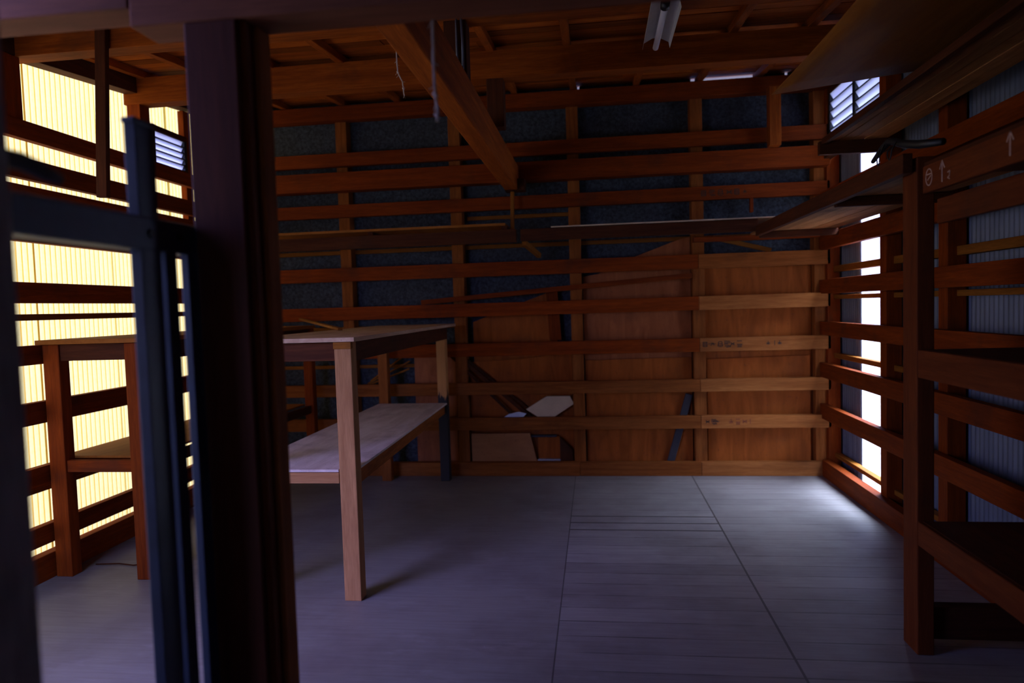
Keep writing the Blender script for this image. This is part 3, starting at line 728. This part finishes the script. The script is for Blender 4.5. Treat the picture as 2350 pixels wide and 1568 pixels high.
# ------------------------------------------------------------------ loose boards and bits stored behind the back rails
def ypoly(name, pts, y, th, mat, label, cat='board', group=None):
    return tag(poly(name, [(x, y, z) for x, z in pts], (0, th, 0), mat), label, cat, group)
ypoly('plywood_board', [(0.832, 0.004), (1.615, 0.004), (1.615, 1.60), (0.832, 1.60)], 5.395, 0.009, PLY, 'red-brown plywood board behind the rails, in the rightmost bay by the corner')
ypoly('plywood_board', [(0.84, 0.004), (1.60, 0.004), (1.60, 0.90), (0.84, 0.885)], 5.382, 0.008, PLY, 'lower red-brown plywood board overlapping the rightmost one behind the rails')
ypoly('plywood_board', [(-0.095, 0.004), (0.73, 0.004), (0.73, 1.825), (0.66, 1.815), (0.306, 1.69), (0.03, 1.57), (-0.095, 1.55)], 5.395, 0.009, PLY2, 'tall pinkish plywood board with a slanted top, behind the leaning batten')
ypoly('plywood_board', [(-0.09, 0.004), (0.725, 0.004), (0.725, 0.905), (-0.09, 0.895)], 5.38, 0.009, PLY, 'low plywood board in the bay of the leaning dark stick')
ypoly('plywood_board', [(-1.02, 0.004), (-0.195, 0.004), (-0.195, 0.96), (-0.6, 0.915), (-1.02, 0.90)], 5.395, 0.009, PLY, 'low dark plywood board behind the leaning rods and cream slab')
ypoly('plywood_board', [(-0.98, 0.85), (-0.28, 0.85), (-0.36, 1.44), (-0.52, 1.385), (-0.98, 1.22)], 5.408, 0.009, PLY, 'tilted brown plywood board left of the short leaning plank')
ypoly('short_plank', [(-0.365, 1.06), (-0.27, 1.06), (-0.295, 1.475), (-0.385, 1.475)], 5.365, 0.018, W['rail_z'], 'short plank leaning upright under the slanting batten', 'plank')
ypoly('grained_board', [(-1.47, 0.004), (-1.13, 0.004), (-1.13, 0.96), (-1.47, 0.95)], 5.39, 0.010, PLY2, 'pinkish board with bold wood grain behind the tarred bench leg')
tag(beam('leaning_batten', (-1.37, 5.30, 1.388), (0.728, 5.30, 1.528), 0.03, 0.038, W['rail_x']), 'long batten lying slanted on a rail of the back wall', 'batten')
tag(beam('dark_stick', (0.70, 5.36, 0.62), (0.545, 5.36, 0.075), 0.055, 0.018, DARKBLUE, None, (0, 1, 0)), 'dark bluish stick leaning behind the lower right rails', 'stick')
tag(beam('diagonal_strip', (0.90, 5.40, 1.815), (1.33, 5.40, 1.70), 0.035, 0.012, W['lath_x'], None, (0, 1, 0)), 'thin slanting strip below the right-hand back shelf', 'strip')
rods = ((-1.22, 1.02, -0.60, 0.40, 0.018, 5.345), (-1.18, 1.02, -0.47, 0.40, 0.022, 5.355), (-1.14, 1.01, -0.41, 0.40, 0.016, 5.37))
for (xa, za, xb, zb, r, yy), lb in zip(rods, ('lowest of three dark rods leaning diagonally near the tarred bench leg', 'middle of three dark rods leaning diagonally near the tarred bench leg', 'topmost of three dark rods leaning diagonally near the tarred bench leg')):
    tag(beam('leaning_rod', (xa, yy, za), (xb, yy, zb), r*1.3, 0.010, W['dark_x'], None, (0, 1, 0)), lb, 'rod', 'dark rods leaning behind the rails')
for dx, sl in ((0.0, 0.10), (0.02, 0.16), (0.04, 0.24)):
    tag(beam('thin_stick', (-1.88+dx, 5.345+dx*0.9, 0.72+dx), (-1.50, 5.345+dx*0.9, 0.76+sl), 0.014, 0.014, W['lath_x']),
        {0.0: 'lowest of three thin sticks fanned behind the front bench', 0.02: 'middle of three thin sticks fanned behind the front bench', 0.04: 'topmost of three thin sticks fanned behind the front bench'}[dx], 'stick', 'fanned thin sticks')
ypoly('cream_slab', [(-0.565, 0.52), (-0.40, 0.622), (-0.215, 0.622), (-0.185, 0.56), (-0.385, 0.43), (-0.43, 0.43)], 5.335, 0.035, CARD, 'pale cream slab wedged at an angle behind the rails', 'slab')
ypoly('plastic_scrap', [(-0.74, 0.464), (-0.585, 0.464), (-0.56, 0.49), (-0.62, 0.505), (-0.70, 0.488)], 5.31, 0.012, PALEB, 'small pale blue-white scrap lying on a rail left of the cream slab', 'scrap')
ypoly('orange_board', [(-1.01, 0.107), (-0.49, 0.107), (-0.54, 0.33), (-1.01, 0.33)], 5.335, 0.009, CRATE, 'low orange-brown board standing on the sill left of the small crate')
t = thing('small_crate', 'small open wooden crate standing on the sill below the cream slab', 'crate', (-0.4, 5.36, 0.107))
box('back_panel', (-0.48, -0.305, 5.385, 5.393, 0.107, 0.295), PLY, t, 0.001)
box('top_board', (-0.535, -0.33, 5.345, 5.392, 0.295, 0.310), DARKBLUE, t, 0.002)
box('base_board', (-0.485, -0.30, 5.345, 5.392, 0.107, 0.117), W['grey_x'], t, 0.002)
poly('side_board', [(-0.305, 5.345, 0.107), (-0.205, 5.345, 0.107), (-0.205, 5.345, 0.19), (-0.305, 5.345, 0.30)], (0, 0.03, 0), W['dark_z'], t)
tag(box('wood_block', (-2.66, -2.60, 5.255, 5.279, 1.47, 1.575), W['pale_z'], None, 0.002), 'small pale wooden block fixed under a rail beside the thick door post', 'block')
tag(tube('twig', [(-2.72, 3.33, 0.008), (-2.60, 3.35, 0.006), (-2.50, 3.33, 0.006), (-2.44, 3.36, 0.006)], 0.004, W['dark_x']), 'thin twig lying on the floor under the bench by the yellow sheets', 'twig')

# stamped lumber marks on the back rails (ink is thin geometry on the board face)
rails = [o for o in wall_back.children if o.name.startswith('rail')]
def find_rail(z, x):
    for o in rails:
        zs_ = [v_.co.z for v_ in o.data.vertices]; xs_ = [v_.co.x for v_ in o.data.vertices]
        if min(zs_) < z < max(zs_) and min(xs_) < x < max(xs_): return o
def ink(z, glyphs, x0, mat):
    """glyphs: list of (x offset, strokes in 0..1 box, size)"""
    bm = bmesh.new()
    for gx, strokes, s in glyphs:
        for (ax_, az), (bx_, bz) in strokes:
            bm_beam(bm, (x0+gx+ax_*s, YB-0.0006, z+(az-0.5)*s), (x0+gx+bx_*s, YB-0.0006, z+(bz-0.5)*s), s*0.13, 0.001, (0, 1, 0))
    obj('stamp', bm, mat, find_rail(z, x0+0.05))
SUN_ = [((0.1,0),(0.1,1)),((0.9,0),(0.9,1)),((0.1,0.02),(0.9,0.02)),((0.1,0.98),(0.9,0.98)),((0.1,0.5),(0.9,0.5)),((0.1,0.75),(0.9,0.75)),((0.1,0.25),(0.9,0.25))]
MAN_ = [((-0.4,0.6),(1.2,0.6)),((0.5,0.6),(0.1,0.25)),((0.5,0.6),(0.9,0.3)),((0.2,0.8),(0.8,0.7))]
MOU_ = [((0.1,0.1),(0.2,0.9)),((0.9,0.1),(0.8,0.9)),((0.2,0.95),(0.8,0.95)),((0.2,0.6),(0.8,0.6)),((0.1,0.3),(0.9,0.3)),((0.2,0.05),(0.8,0.05))]
TEN_ = [((0,0.95),(0.9,0.9)),((0,0.7),(0.9,0.68)),((0,0.5),(0.6,0.5)),((0.1,0.2),(0.8,0.25)),((0.3,0.0),(1,0.1)),((0.9,0.0),(0.95,0.3))]
X_ = [((0.1,0.2),(0.9,0.8)),((0.1,0.8),(0.9,0.2)),((0.1,0.5),(0.9,0.5))]
II_ = [((0.1,0.95),(0.9,0.95)),((0.1,0.4),(0.95,0.4)),((0.2,0.2),(0.9,0.2)),((0.15,0.0),(0.85,0.0))]
TREE_ = [((0.1,0.55),(0.9,0.55)),((0.5,1),(0.5,0.1)),((0.5,0.55),(0.15,0.2)),((0.5,0.55),(0.85,0.2))]
PIPE_ = [((0.5,0),(0.5,1))]
ink(1.005, [(0.02, SUN_, 0.036), (0.075, MAN_, 0.036), (0.128, MOU_, 0.042), (0.178, TEN_, 0.048), (0.222, X_, 0.034), (0.266, II_, 0.046)], J+0.0, INK)
ink(1.005, [(0.48, TREE_, 0.034), (0.525, PIPE_, 0.036), (0.56, TREE_, 0.036)], J+0.0, INK)
ink(0.417, [(0.03, X_, 0.035), (0.075, TEN_, 0.04), (0.10, MAN_, 0.03)], J+0.0, INK)
ink(0.417, [(0.20, TREE_, 0.04), (0.25, II_, 0.04), (0.30, X_, 0.04), (0.34, PIPE_, 0.04)], J+0.0, REDINK)
ink(2.135, [(0.0, SUN_, 0.04), (0.06, TEN_, 0.045), (0.12, MOU_, 0.045), (0.18, X_, 0.05), (0.24, SUN_, 0.04), (0.30, TREE_, 0.035)], 0.80, INK)
